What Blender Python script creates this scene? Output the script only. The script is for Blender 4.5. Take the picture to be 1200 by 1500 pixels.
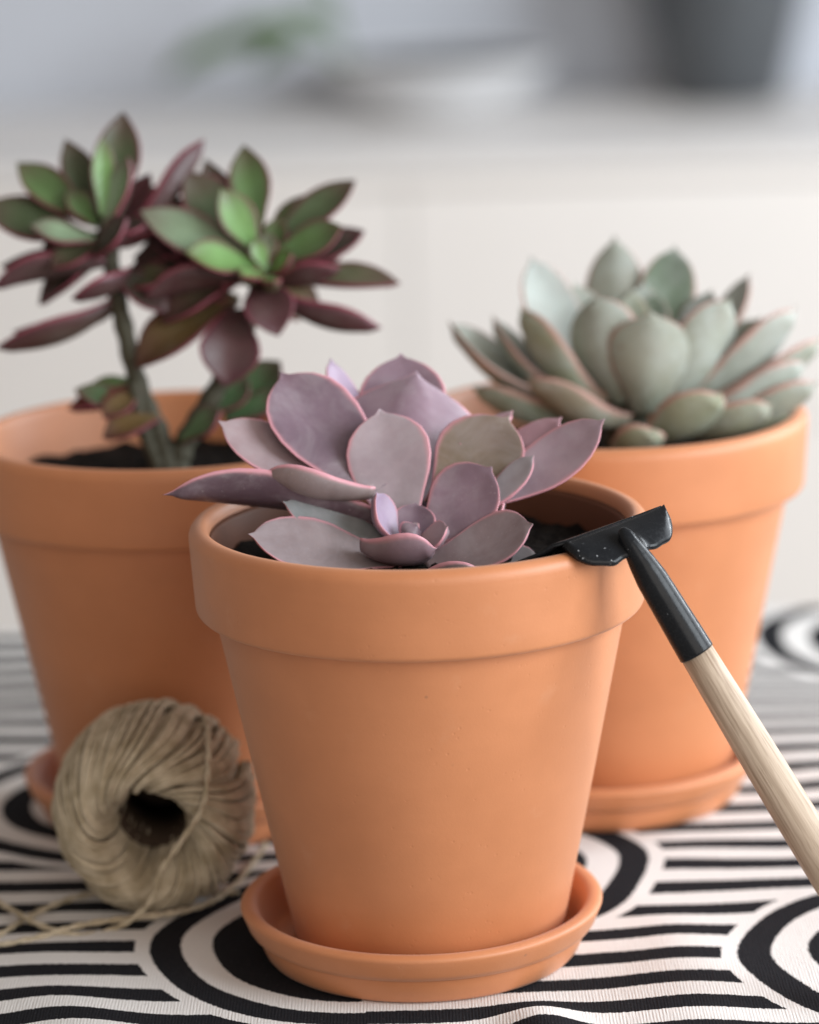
import bpy, bmesh, math, random
import numpy as np
from mathutils import Vector, Matrix

scene = bpy.context.scene
for o in list(bpy.data.objects):
    bpy.data.objects.remove(o)
COL = scene.collection

# ------------------------------------------------------------------ camera
cam_data = bpy.data.cameras.new("camera")
cam = bpy.data.objects.new("camera", cam_data)
COL.objects.link(cam)
cam_data.sensor_fit = 'HORIZONTAL'
cam_data.sensor_width = 36.0
cam_data.lens = 148.4
cam_data.clip_start = 0.05
cam_data.clip_end = 50.0
RT, UP, FW = (0.99958, -0.006668, -0.028198), (0.028975, 0.23002, 0.972755), (0.0, 0.973163, -0.230116)
cam.matrix_world = Matrix(((RT[0], UP[0], -FW[0], -0.00276),
                           (RT[1], UP[1], -FW[1], -1.07029),
                           (RT[2], UP[2], -FW[2], 0.40735),
                           (0, 0, 0, 1)))
cam_data.dof.use_dof = True
cam_data.dof.focus_distance = 1.065
cam_data.dof.aperture_fstop = 6.8
scene.camera = cam

# ------------------------------------------------------------------ light of the room
world = bpy.data.worlds.new("World")
scene.world = world
world.use_nodes = True
bgn = world.node_tree.nodes["Background"]
bgn.inputs[0].default_value = (1.0, 0.90, 0.81, 1)
bgn.inputs[1].default_value = 0.34

def area_light(name, loc, target, sx, sy, power, colour):
    d = bpy.data.lights.new(name, 'AREA')
    d.shape = 'RECTANGLE'; d.size = sx; d.size_y = sy
    d.energy = power; d.color = colour
    o = bpy.data.objects.new(name, d); COL.objects.link(o)
    o.location = loc
    o.rotation_euler = (Vector(target) - Vector(loc)).to_track_quat('-Z', 'Y').to_euler()
    return o
# daylight from the window beside the table; the far lamp is added fill to brighten the sideboard
area_light("window_light", (1.10, -0.50, 0.58), (0.0, 0.0, 0.08), 0.75, 0.75, 20.0, (0.92, 1.0, 1.06))
area_light("window_light_middle", (1.10, 0.42, 0.60), (0.0, 0.08, 0.08), 0.75, 0.75, 9.5, (0.92, 1.0, 1.08))
area_light("sideboard_fill", (1.9, 1.45, 0.80), (-0.1, 2.9, -0.25), 1.1, 1.2, 57.0, (0.93, 0.985, 1.03))
# added fill lamp on the photographer's side, standing for the white room's bounce
area_light("room_fill", (0.7, -2.0, 0.7), (0.0, 0.1, 0.08), 1.6, 1.4, 15.0, (1.0, 0.92, 0.84))

vs = scene.view_settings
vs.view_transform = 'Standard'; vs.look = 'None'; vs.exposure = 0.0; vs.gamma = 1.0
vs.use_curve_mapping = False
scene.render.engine = 'CYCLES'
scene.cycles.use_denoising = True
scene.cycles.max_bounces = 8

# ------------------------------------------------------------------ helpers
def tag(o, label=None, category=None, group=None, kind=None):
    if label: o["label"] = label
    if category: o["category"] = category
    if group: o["group"] = group
    if kind: o["kind"] = kind
    return o

def empty(name, loc=(0, 0, 0)):
    o = bpy.data.objects.new(name, None); o.empty_display_size = 0.02
    COL.objects.link(o); o.location = loc
    return o

def mesh_obj(name, verts, faces, mat, parent=None, smooth=True, loc=None):
    me = bpy.data.meshes.new(name)
    me.from_pydata([tuple(map(float, v)) for v in verts], [], faces)
    me.update()
    bm = bmesh.new(); bm.from_mesh(me)
    bmesh.ops.recalc_face_normals(bm, faces=bm.faces)
    bm.to_mesh(me); bm.free()
    if smooth:
        me.polygons.foreach_set("use_smooth", [True] * len(me.polygons))
    if mat: me.materials.append(mat)
    o = bpy.data.objects.new(name, me); COL.objects.link(o)
    if parent: o.parent = parent
    if loc is not None: o.location = loc
    return o

def lathe(profile, n=128, closed=True, wobble=0.0, seed=0):
    """profile: list of (r, z); revolves to verts, faces. r == 0 makes a pole."""
    verts, faces, rings = [], [], []
    for r, z in profile:
        if r < 1e-6:
            rings.append([len(verts)]); verts.append((0, 0, z))
        else:
            b = len(verts)
            for i in range(n):
                a = 2 * math.pi * i / n
                k = r * (1 + wobble * (0.6 * math.sin(2 * a + seed) + 0.4 * math.sin(3 * a + 2.1 * seed) + 0.25 * math.sin(7 * a + 3.3 * seed + z * 60)))
                verts.append((k * math.cos(a), k * math.sin(a), z + wobble * 0.05 * math.sin(2 * a + 1.7 * seed) * (z / 0.15)))
            rings.append(list(range(b, b + n)))
    pairs = list(zip(rings[:-1], rings[1:]))
    if closed: pairs.append((rings[-1], rings[0]))
    for A, B in pairs:
        if len(A) == 1 and len(B) == 1: continue
        for i in range(n):
            j = (i + 1) % n
            if len(A) == 1: faces.append((A[0], B[i], B[j]))
            elif len(B) == 1: faces.append((A[i], A[j], B[0]))
            else: faces.append((A[i], A[j], B[j], B[i]))
    return verts, faces

def arc(cx, cz, r, a0, a1, n):
    return [(cx + r * math.cos(math.radians(a0 + (a1 - a0) * i / n)),
             cz + r * math.sin(math.radians(a0 + (a1 - a0) * i / n))) for i in range(n + 1)]

def catmull(P, per=10):
    P = [np.array(p, float) for p in P]
    Q = [2 * P[0] - P[1]] + P + [2 * P[-1] - P[-2]]
    out = []
    for i in range(1, len(Q) - 2):
        for k in range(per):
            t = k / per
            a, b, c, d = Q[i - 1], Q[i], Q[i + 1], Q[i + 2]
            out.append(.5 * (2 * b + (c - a) * t + (2 * a - 5 * b + 4 * c - d) * t * t + (3 * b - a - 3 * c + d) * t ** 3))
    out.append(P[-1])
    return np.array(out)

def tube(path, radius, sides=8, closed=False):
    path = np.asarray(path, float); n = len(path)
    rad = np.full(n, radius) if np.isscalar(radius) else np.asarray(radius, float)
    T = np.gradient(path, axis=0)
    if closed: T = np.roll(path, -1, 0) - np.roll(path, 1, 0)
    T /= np.linalg.norm(T, axis=1)[:, None] + 1e-12
    ref = np.array([0, 0, 1.0]) if abs(T[0][2]) < .9 else np.array([1.0, 0, 0])
    N = np.zeros_like(path)
    v = ref - T[0] * (ref @ T[0]); N[0] = v / np.linalg.norm(v)
    for i in range(1, n):
        v = N[i - 1] - T[i] * (N[i - 1] @ T[i]); N[i] = v / (np.linalg.norm(v) + 1e-12)
    B = np.cross(T, N)
    a = np.arange(sides) * 2 * np.pi / sides
    V = path[:, None] + rad[:, None, None] * (np.cos(a)[None, :, None] * N[:, None] + np.sin(a)[None, :, None] * B[:, None])
    V = V.reshape(-1, 3)
    F = []
    m = n if closed else n - 1
    for i in range(m):
        k = (i + 1) % n
        for j in range(sides):
            jj = (j + 1) % sides
            F.append((i * sides + j, i * sides + jj, k * sides + jj, k * sides + j))
    if not closed:
        F.append(tuple(range(sides))[::-1]); F.append(tuple((n - 1) * sides + j for j in range(sides)))
    return V, F

class Parts:
    def __init__(self): self.v = []; self.f = []
    def add(self, V, F):
        b = len(self.v); self.v.extend([tuple(x) for x in V]); self.f.extend([tuple(b + i for i in q) for q in F])
    def box(self, x0, x1, y0, y1, z0, z1):
        V = [(x, y, z) for z in (z0, z1) for y in (y0, y1) for x in (x0, x1)]
        self.add(V, [(0, 2, 3, 1), (4, 5, 7, 6), (0, 1, 5, 4), (2, 6, 7, 3), (0, 4, 6, 2), (1, 3, 7, 5)])
    def build(self, name, mat, parent=None, smooth=True, loc=None):
        return mesh_obj(name, self.v, self.f, mat, parent, smooth, loc)

def bevel(o, w, seg=3):
    m = o.modifiers.new("bevel", 'BEVEL'); m.width = w; m.segments = seg; m.limit_method = 'ANGLE'
    return o

# ------------------------------------------------------------------ materials
class NT:
    def __init__(self, name, rough=0.6, spec=0.4):
        self.m = bpy.data.materials.new(name); self.m.use_nodes = True
        self.t = self.m.node_tree; self.n = self.t.nodes; self.l = self.t.links
        self.b = self.n["Principled BSDF"]
        self.b.inputs["Roughness"].default_value = rough
        self.b.inputs["Specular IOR Level"].default_value = spec
    def node(self, typ, **kw):
        x = self.n.new(typ)
        for k, v in kw.items(): setattr(x, k, v)
        return x
    def put(self, sock, v):
        if isinstance(v, bpy.types.NodeSocket): self.l.new(v, sock)
        elif v is not None:
            if hasattr(sock.default_value, "__len__") and not hasattr(v, "__len__"): v = (v, v, v)
            if sock.type == 'RGBA' and len(v) == 3: v = (*v, 1)
            sock.default_value = v
    def math(self, op, a, b=None, c=None, clamp=False):
        x = self.node("ShaderNodeMath", operation=op, use_clamp=clamp)
        for i, v in enumerate((a, b, c)):
            if v is not None: self.put(x.inputs[i], v)
        return x.outputs[0]
    def vmath(self, op, a, b=None):
        x = self.node("ShaderNodeVectorMath", operation=op)
        self.put(x.inputs[0], a)
        if b is not None: self.put(x.inputs[1], b)
        return x.outputs["Value"] if op in ('LENGTH', 'DISTANCE', 'DOT_PRODUCT') else x.outputs[0]
    def mix(self, fac, a, b, blend='MIX'):
        x = self.node("ShaderNodeMix", data_type='RGBA', blend_type=blend)
        self.put(x.inputs["Factor"], fac)
        self.put(x.inputs[6], a); self.put(x.inputs[7], b)
        return x.outputs[2]
    def step(self, x, a, b, t0=0.0, t1=1.0):
        r = self.node("ShaderNodeMapRange", interpolation_type='SMOOTHSTEP')
        self.put(r.inputs[0], x); r.inputs[1].default_value = a; r.inputs[2].default_value = b
        r.inputs[3].default_value = t0; r.inputs[4].default_value = t1
        return r.outputs[0]
    def noise(self, vec, scale, detail=3.0, rough=0.55, dist=0.0):
        x = self.node("ShaderNodeTexNoise")
        if vec is not None: self.l.new(vec, x.inputs["Vector"])
        x.inputs["Scale"].default_value = scale; x.inputs["Detail"].default_value = detail
        x.inputs["Roughness"].default_value = rough; x.inputs["Distortion"].default_value = dist
        return x.outputs["Fac"]
    def coords(self, kind="Object"):
        return self.node("ShaderNodeTexCoord").outputs[kind]
    def scalevec(self, vec, s):
        return self.vmath('MULTIPLY', vec, s)
    def bump(self, h, strength, dist=0.001, prev=None):
        x = self.node("ShaderNodeBump")
        x.inputs["Strength"].default_value = strength; x.inputs["Distance"].default_value = dist
        self.l.new(h, x.inputs["Height"])
        if prev is not None: self.l.new(prev, x.inputs["Normal"])
        return x.outputs[0]
    def set(self, name, v): self.put(self.b.inputs[name], v)

def plain(name, col, rough=0.6, spec=0.4, var=0.06, scale=40.0, bump=0.0):
    t = NT(name, rough, spec); c = t.coords()
    n = t.noise(c, scale, 4)
    t.set("Base Color", t.mix(n, tuple(x * (1 - var) for x in col), tuple(min(1, x * (1 + var)) for x in col)))
    if bump: t.set("Normal", t.bump(n, bump, 0.001))
    return t.m

def terracotta_material(name, col, spec=0.7, sheen=0.15):
    t = NT(name, 0.6, spec)
    c = t.coords()
    geo = t.node("ShaderNodeObjectInfo")
    off = t.vmath('ADD', c, t.vmath('MULTIPLY', geo.outputs["Location"], (37.0, 37.0, 37.0)))
    big = t.noise(off, 22, 4, 0.6)
    ring = t.noise(t.scalevec(off, (6.0, 6.0, 240.0)), 1.0, 3, 0.6)     # faint throwing lines
    fine = t.noise(off, 900, 2, 0.6)
    grain = t.noise(off, 2600, 2, 0.6)
    base = t.mix(t.step(big, 0.3, 0.72), tuple(x * 0.94 for x in col), (col[0] * 1.06, col[1] * 1.09, col[2] * 1.14))
    base = t.mix(t.math('MULTIPLY', ring, 0.16), base, (col[0] * 0.8, col[1] * 0.75, col[2] * 0.7))
    pale = t.step(t.noise(off, 60, 5, 0.65), 0.60, 0.78)                # light chalky bloom
    base = t.mix(t.math('MULTIPLY', pale, 0.14), base, (0.70, 0.42, 0.28))
    vor = t.node("ShaderNodeTexVoronoi"); t.l.new(off, vor.inputs["Vector"]); vor.inputs["Scale"].default_value = 130
    speck = t.step(vor.outputs["Distance"], 0.05, 0.10, 1.0, 0.0)
    rare = t.step(t.noise(off, 45, 1), 0.63, 0.66)
    base = t.mix(t.math('MULTIPLY', t.math('MULTIPLY', speck, rare), 0.45), base, (0.26, 0.11, 0.06))
    t.set("Base Color", base)
    h = t.math('ADD', t.math('MULTIPLY', ring, 0.5), t.math('MULTIPLY', fine, 0.35))
    h = t.math('ADD', h, t.math('MULTIPLY', grain, 0.25))
    pit = t.node("ShaderNodeTexVoronoi"); t.l.new(off, pit.inputs["Vector"]); pit.inputs["Scale"].default_value = 420
    pits = t.math('MULTIPLY', t.step(pit.outputs["Distance"], 0.10, 0.28, 1.0, 0.0), t.step(t.noise(off, 150, 2), 0.55, 0.65))
    h = t.math('SUBTRACT', h, t.math('MULTIPLY', pits, 0.9))
    t.set("Normal", t.bump(h, 0.18, 0.0006))
    t.set("Roughness", t.step(big, 0.2, 0.8, 0.47, 0.58))
    t.set("Sheen Weight", sheen); t.set("Sheen Roughness", 0.45); t.set("Sheen Tint", (1.0, 0.93, 0.88))
    return t.m

def leaf_material(name, edge, under, under_amt, edge_amt, edge0, bloom, bloom_col, rough=0.5, sss=0.08, tipblush=0.0, rim=None):
    """Leaf pigment: the leaf's own colour (object colour) with a coloured margin, mottling and waxy bloom."""
    t = NT(name, rough, 0.35)
    oi = t.node("ShaderNodeObjectInfo")
    at = t.node("ShaderNodeAttribute", attribute_name="leaf")
    sep = t.node("ShaderNodeSeparateColor"); t.l.new(at.outputs["Color"], sep.inputs[0])
    e, v, side = sep.outputs[0], sep.outputs[1], sep.outputs[2]
    c = t.vmath('ADD', t.coords(), t.vmath('MULTIPLY', oi.outputs["Random"], (9.0, 5.0, 7.0)))
    big = t.noise(c, 70, 4, 0.6); fine = t.noise(c, 420, 3, 0.6)
    base = t.mix(t.step(big, 0.3, 0.75), t.mix(1.0, oi.outputs["Color"], (0.86, 0.83, 0.84), 'MULTIPLY'), t.mix(1.0, oi.outputs["Color"], (1.10, 1.10, 1.10), 'MULTIPLY'))
    # greyer green toward the stalk, stronger colour toward the tip, soft patches
    base = t.mix(t.step(t.math('ADD', v, t.math('MULTIPLY', t.math('SUBTRACT', big, 0.5), 0.7)), 0.05, 0.65, 0.38, 0.0), base, t.mix(1.0, oi.outputs["Color"], (0.62, 0.70, 0.64), 'MULTIPLY'))
    base = t.mix(t.step(t.noise(c, 38, 3, 0.5), 0.52, 0.70, 0.0, 0.30), base, t.mix(1.0, oi.outputs["Color"], (1.05, 0.86, 0.84), 'MULTIPLY'))
    base = t.mix(t.math('MULTIPLY', t.math('SUBTRACT', 1.0, side), under_amt), base, under)
    wax = t.math('MULTIPLY', t.step(t.noise(c, 55, 5, 0.65, 0.6), 0.38, 0.7), bloom)
    base = t.mix(wax, base, bloom_col)
    # older corky marks
    scar = t.math('MULTIPLY', t.step(t.noise(c, 95, 3, 0.5, 0.4), 0.71, 0.76), t.step(fine, 0.35, 0.6))
    base = t.mix(t.math('MULTIPLY', scar, 0.5), base, (0.20, 0.11, 0.07))
    dust = t.math('MULTIPLY', t.step(t.noise(c, 1500, 2, 0.6), 0.66, 0.72), t.step(t.noise(c, 120, 2), 0.5, 0.65))
    base = t.mix(t.math('MULTIPLY', dust, 0.55), base, (0.55, 0.50, 0.48))
    wob = t.math('MULTIPLY', t.math('SUBTRACT', big, 0.5), 0.22)
    em = t.step(t.math('ADD', e, wob), edge0, 0.97)
    tip = t.math('MULTIPLY', t.step(t.math('ADD', v, t.math('MULTIPLY', wob, 2.0)), 0.55, 1.0), tipblush)
    em = t.math('MAXIMUM', t.math('MULTIPLY', em, edge_amt), tip)
    base = t.mix(em, base, edge)
    if rim: base = t.mix(t.math('MULTIPLY', t.step(e, 0.90, 0.985), 0.9), base, rim)
    t.set("Base Color", base)
    t.set("Roughness", t.step(fine, 0.3, 0.7, rough - 0.07, rough + 0.1))
    t.set("Subsurface Weight", sss); t.b.inputs["Subsurface Radius"].default_value = (0.004, 0.0025, 0.002)
    t.set("Normal", t.bump(t.math('ADD', t.math('MULTIPLY', big, 0.6), t.math('MULTIPLY', fine, 0.10)), 0.10, 0.0012))
    return t.m

def cloth_material():
    """Printed cotton: black hairpin bands on white; black where |distance| to a band centre is under a quarter period."""
    t = NT("printed_cotton", 0.95, 0.04)
    P = 0.0222
    c = t.coords("Object")
    # hand-drawn wobble of the print
    w1 = t.node("ShaderNodeTexNoise"); t.l.new(c, w1.inputs["Vector"]); w1.inputs["Scale"].default_value = 14; w1.inputs["Detail"].default_value = 1
    w2 = t.node("ShaderNodeTexNoise"); t.l.new(c, w2.inputs["Vector"]); w2.inputs["Scale"].default_value = 1100; w2.inputs["Detail"].default_value = 2
    def centred(nd, amp):
        return t.vmath('MULTIPLY', t.vmath('SUBTRACT', nd.outputs["Color"], (0.5, 0.5, 0.5)), (amp, amp, 0))
    q = t.vmath('ADD', t.vmath('ADD', c, centred(w1, 0.010)), centred(w2, 0.0018))
    q = t.vmath('MULTIPLY', q, (1, 1, 0))
    sx = t.node("ShaderNodeSeparateXYZ"); t.l.new(q, sx.inputs[0])
    X, Y = sx.outputs[0], sx.outputs[1]
    def bands(d, half=0.245):
        ph = t.math('ABSOLUTE', t.math('SUBTRACT', t.math('FRACT', t.math('ADD', t.math('DIVIDE', d, P), 0.5)), 0.5))
        return t.step(ph, half - 0.012, half + 0.012, 1.0, 0.0)
    ink = bands(t.math('ADD', Y, 0.0175))
    hairpins = [(-0.022, 0.014, 1, 0.051), (0.007, 0.086, -1, 0), (-0.112, 0.176, 1, 0), (0.176, -0.012, 1, 0), (0.222, 0.374, 1, 0),
                (-0.30, -0.06, -1, 0), (0.42, 0.17, -1, 0), (0.02, -0.20, -1, 0)]
    for hx, hy, s, solid in hairpins:
        d = t.vmath('DISTANCE', q, (hx, hy - 0.0103, 0))
        inside = t.math('MULTIPLY', t.math('LESS_THAN', d, 0.0775),
                        t.math('LESS_THAN' if s > 0 else 'GREATER_THAN', X, hx))
        rb = bands(d)
        if solid: rb = t.math('MAXIMUM', rb, t.math('LESS_THAN', d, solid))
        ring = t.math('MULTIPLY', rb, t.math('LESS_THAN', d, 0.0725))
        ink = t.math('ADD', t.math('MULTIPLY', ink, t.math('SUBTRACT', 1.0, inside)), t.math('MULTIPLY', ring, inside))
    sc = t.node("ShaderNodeSeparateXYZ"); t.l.new(c, sc.inputs[0])
    thr = t.node("ShaderNodeTexNoise"); t.l.new(t.scalevec(c, (1.0, 0.10, 1.0)), thr.inputs["Vector"]); thr.inputs["Scale"].default_value = 1500
    thr2 = t.node("ShaderNodeTexNoise"); t.l.new(t.scalevec(c, (0.10, 1.0, 1.0)), thr2.inputs["Vector"]); thr2.inputs["Scale"].default_value = 1500
    wx = t.math('SINE', t.math('MULTIPLY', sc.outputs[0], 2 * math.pi / 0.00105))
    wy = t.math('SINE', t.math('MULTIPLY', sc.outputs[1], 2 * math.pi / 0.00125))
    weave = t.math('ADD', t.math('MULTIPLY', wx, 0.15), t.math('MULTIPLY', wy, 0.09))
    weave = t.math('ADD', weave, t.math('ADD', t.math('MULTIPLY', thr.outputs["Fac"], 0.9), t.math('MULTIPLY', thr2.outputs["Fac"], 0.6)))
    lint = t.math('MULTIPLY', t.step(t.noise(c, 1300, 3, 0.7), 0.58, 0.76), 0.36)
    black = t.mix(lint, (0.018, 0.018, 0.021), (0.16, 0.155, 0.155))
    black = t.mix(t.step(t.noise(c, 60, 4), 0.4, 0.8, 0.0, 0.35), black, (0.026, 0.026, 0.029))
    white = t.mix(t.noise(c, 30, 4), (0.73, 0.705, 0.685), (0.82, 0.80, 0.78))
    white = t.mix(t.step(weave, 0.5, 1.1, 0.10, 0.0), white, (0.50, 0.48, 0.46))
    t.set("Base Color", t.mix(ink, white, black))
    t.set("Normal", t.bump(weave, 0.42, 0.0005))
    return t.m

def wood_material():
    t = NT("beech_wood", 0.55, 0.3); c = t.coords()
    g = t.noise(t.scalevec(c, (260.0, 260.0, 14.0)), 1.0, 4, 0.6, 0.4)
    f = t.noise(t.scalevec(c, (1500.0, 1500.0, 60.0)), 1.0, 3, 0.6)
    big = t.noise(t.scalevec(c, (60, 60, 18)), 1.0, 3, 0.5, 1.2)
    base = t.mix(t.step(g, 0.3, 0.7), (0.36, 0.265, 0.19), (0.60, 0.475, 0.365))
    base = t.mix(t.step(f, 0.48, 0.70, 0.0, 0.6), base, (0.25, 0.165, 0.11))
    base = t.mix(t.step(big, 0.45, 0.7, 0.0, 0.35), base, (0.34, 0.24, 0.16))
    t.set("Base Color", base)
    t.set("Normal", t.bump(t.math('ADD', f, g), 0.4, 0.0005))
    return t.m

def twine_material():
    t = NT("jute_twine", 0.85, 0.15); c = t.coords()
    n = t.noise(c, 120, 2); f = t.noise(c, 2600, 2, 0.6)
    base = t.mix(t.step(n, 0.3, 0.7), (0.41, 0.335, 0.225), (0.64, 0.55, 0.41))
    base = t.mix(t.step(f, 0.45, 0.75, 0.0, 0.35), base, (0.26, 0.18, 0.10))
    t.set("Base Color", base); t.set("Normal", t.bump(f, 0.3, 0.0004))
    t.set("Sheen Weight", 0.1)
    return t.m

def metal_material():
    t = NT("black_enamel", 0.25, 0.2); c = t.coords()
    n = t.noise(c, 160, 3); f = t.noise(c, 700, 3, 0.7)
    chip = t.math('MULTIPLY', t.step(t.noise(c, 900, 2, 0.6), 0.67, 0.70), t.step(t.noise(c, 110, 1), 0.62, 0.66))
    base = t.mix(n, (0.007, 0.0075, 0.009), (0.014, 0.0155, 0.018))
    base = t.mix(chip, base, (0.42, 0.43, 0.45))
    t.set("Base Color", base)
    t.set("Roughness", t.step(f, 0.3, 0.7, 0.18, 0.32))
    t.set("Normal", t.bump(t.math('ADD', n, t.math('MULTIPLY', f, 0.15)), 0.08, 0.001))
    return t.m

def soil_material():
    t = NT("potting_soil", 0.95, 0.1); c = t.coords()
    n = t.noise(c, 420, 5, 0.7)
    t.set("Base Color", t.mix(t.step(n, 0.3, 0.75), (0.006, 0.005, 0.005), (0.028, 0.022, 0.018)))
    t.set("Normal", t.bump(n, 0.9, 0.003))
    return t.m

TERRA_SHADE = terracotta_material("shaded_terracotta", (0.15, 0.060, 0.034), 0.12, 0.0)  # clay darkened to carry the shade inside the front pot
TERRA = terracotta_material("terracotta", (0.60, 0.224, 0.088))
CLOTH = cloth_material(); WOOD = wood_material(); TWINE = twine_material(); METAL = metal_material(); SOIL = soil_material()
STEM = plain("succulent_stem", (0.068, 0.063, 0.042), 0.7, 0.3, 0.35, 260, 0.4)
LEAF_F = leaf_material("lilac_leaf", (0.56, 0.25, 0.28), (0.17, 0.11, 0.135), 0.35, 0.55, 0.84, 0.30, (0.46, 0.41, 0.43), 0.38, 0.14, 0.0, (0.66, 0.31, 0.36))
LEAF_A = leaf_material("sage_leaf", (0.46, 0.25, 0.21), (0.31, 0.325, 0.25), 0.30, 0.80, 0.88, 0.40, (0.47, 0.51, 0.49), 0.55, 0.10)
LEAF_B = leaf_material("burgundy_leaf", (0.085, 0.024, 0.034), (0.070, 0.034, 0.034), 0.70, 0.75, 0.55, 0.10, (0.24, 0.26, 0.22), 0.36, 0.06, 0.60, (0.26, 0.060, 0.085))

# ------------------------------------------------------------------ table, cloth
Z0 = 0.004          # top of the cloth
def build_cloth():
    x0, x1, y0, y1 = -0.50, 0.50, -0.40, 0.42
    step = 0.005
    xs = np.arange(x0, x1 + 1e-9, step); ys = np.arange(y0, y1 + 1e-9, step)
    rng = np.random.RandomState(4)
    modes = [(rng.uniform(-1, 1) * 26, rng.uniform(-1, 1) * 18, rng.uniform(0, 6.28)) for _ in range(7)]
    stands = [(-0.0024, 0.0), (0.0672, 0.1636), (-0.0900, 0.1534)]
    V, F = [], []
    def height(x, y):
        h = sum(math.sin(x * a * 2 + y * b * 2 + p) for a, b, p in modes) / 7 * 0.0016 + 0.0008
        h += 0.0042 * math.exp(-((x - 0.030 + 0.25 * (y + 0.06)) / 0.012) ** 2) * max(0, min(1, (-0.040 - y) / 0.03))
        h += 0.0030 * math.exp(-((x + 0.115 + 0.4 * (y + 0.06)) / 0.02) ** 2) * max(0, min(1, (-0.020 - y) / 0.04))
        h += 0.0016 * math.exp(-((x - 0.085) / 0.018) ** 2) * max(0, min(1, (0.04 - y) / 0.04))
        k = 1.0
        for sx, sy in stands:
            d = math.hypot(x - sx, y - sy)
            k = min(k, max(0.0, min(1.0, (d - 0.052) / 0.03)))
        d = math.hypot(x + 0.094, y - 0.055); k = min(k, max(0.0, min(1.0, (d - 0.012) / 0.03)))
        return max(0.0, h) * k * 1.3
    for y in ys:
        for x in xs:
            V.append((x, y, height(x, y)))
    nx = len(xs)
    for j in range(len(ys) - 1):
        for i in range(nx - 1):
            F.append((j * nx + i, j * nx + i + 1, (j + 1) * nx + i + 1, (j + 1) * nx + i))
    # the far hem falls over the table edge
    last = (len(ys) - 1) * nx; b = len(V)
    drop = [(0.006, -0.0015), (0.010, -0.006), (0.011, -0.05), (0.012, -0.13)]
    for dy, z in drop:
        for i, x in enumerate(xs):
            V.append((x, y1 + dy + (0.004 * math.sin(x * 42) if z < -0.02 else 0), z))
    rows = [last] + [b + k * nx for k in range(len(drop))]
    for r0, r1 in zip(rows[:-1], rows[1:]):
        for i in range(nx - 1):
            F.append((r0 + i, r0 + i + 1, r1 + i + 1, r1 + i))
    o = mesh_obj("tablecloth", V, F, CLOTH, None, True, (0, 0, Z0))
    m = o.modifiers.new("subd", 'SUBSURF'); m.levels = 1; m.render_levels = 1
    tag(o, "white cotton tablecloth printed with black hairpin stripes", "tablecloth")
build_cloth()

WHITE = plain("white_lacquer", (0.80, 0.775, 0.755), 0.45, 0.4, 0.02, 8)
PAINT = plain("painted_wall", (0.56, 0.585, 0.64), 0.85, 0.2, 0.03, 3)
FLOORW = plain("floor_boards", (0.42, 0.34, 0.27), 0.6, 0.3, 0.15, 6)

tab = empty("table", (0, 0.01, -0.746))
p = Parts(); p.box(-0.52, 0.52, -0.42, 0.407, 0.715, 0.7485); bevel(p.build("tabletop", WHITE, tab, False), 0.002)
for lx in (-0.47, 0.47):
    for ly in (-0.37, 0.36):
        p = Parts(); p.box(lx - 0.025, lx + 0.025, ly - 0.025, ly + 0.025, 0.0, 0.7145); bevel(p.build("leg", WHITE, tab, False), 0.002)
tag(tab, "white table hidden beneath the striped cloth", "table")

p = Parts(); p.box(-3.2, 3.2, -1.8, 3.6, -0.80, -0.747); tag(p.build("floor", FLOORW, None, False), kind="structure")
p = Parts(); p.box(-3.2, 3.2, 3.305, 3.36, -0.745, 1.8); tag(p.build("wall", PAINT, None, False), kind="structure")

# white sideboard behind the table
sb = empty("sideboard", (0, 2.656, -0.746))
p = Parts(); p.box(-1.74, 1.74, 0.030, 0.62, 0.06, 0.645); p.build("carcass", WHITE, sb, False)
p = Parts(); p.box(-1.77, 1.77, 0.0, 0.635, 0.647, 0.6695); bevel(p.build("top", WHITE, sb, False), 0.004)
for k in range(4):
    xa = -1.74 + k * 0.87
    for za, zb in ((0.07, 0.3645), (0.367, 0.6425)):
        p = Parts(); p.box(xa + 0.001, xa + 0.869, 0.006, 0.0295, za, zb)
        bevel(p.build("door" if za < 0.1 else "drawer_front", WHITE, sb, False), 0.003)
for lx in (-1.62, 1.62):
    for ly in (0.08, 0.56):
        p = Parts(); p.box(lx - 0.03, lx + 0.03, ly - 0.03, ly + 0.03, 0.0, 0.0595); p.build("foot", WHITE, sb, False)
tag(sb, "white sideboard with plain drawer fronts behind the table", "sideboard")

# ------------------------------------------------------------------ things on the sideboard
DARK = plain("slate_glaze", (0.075, 0.082, 0.090), 0.28, 0.5, 0.2, 30)
BOWLW = plain("white_glaze", (0.74, 0.75, 0.77), 0.35, 0.4, 0.03, 20)
BOWLG = plain("grey_glaze", (0.05, 0.05, 0.055), 0.5, 0.4, 0.1, 30)
SPRIG = plain("house_leaf", (0.10, 0.17, 0.055), 0.5, 0.3, 0.3, 60)
TOPZ = -0.076; BK = 1.45
r0, r1, hh = 0.050, 0.082, 0.155
v, f = lathe([(0, 0), (r0 - 0.004, 0), (r0, 0.004), (r1, hh - 0.004), (r1 - 0.002, hh), (r1 - 0.008, hh), (r1 - 0.010, hh - 0.012), (0, hh - 0.016)], 64, False)
o = mesh_obj("planter", v, f, DARK, None, True, (0.407, 3.157, TOPZ)); o.scale = (BK, BK, BK)
tag(o, "tapered slate grey planter standing on the white sideboard", "planter")
bw = empty("bowl", (0.048, 3.135, TOPZ)); bw.scale = (BK, BK, BK)
v, f = lathe([(0, 0.0), (0.045, 0.0), (0.05, 0.003), (0.078, 0.018), (0.100, 0.042), (0.104, 0.046), (0.101, 0.0465), (0.098, 0.043)], 96, False)
mesh_obj("shell", v, f, BOWLW, bw)
v, f = lathe([(0.0978, 0.0425), (0.074, 0.020), (0.045, 0.007), (0, 0.005)], 96, False)
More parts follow.
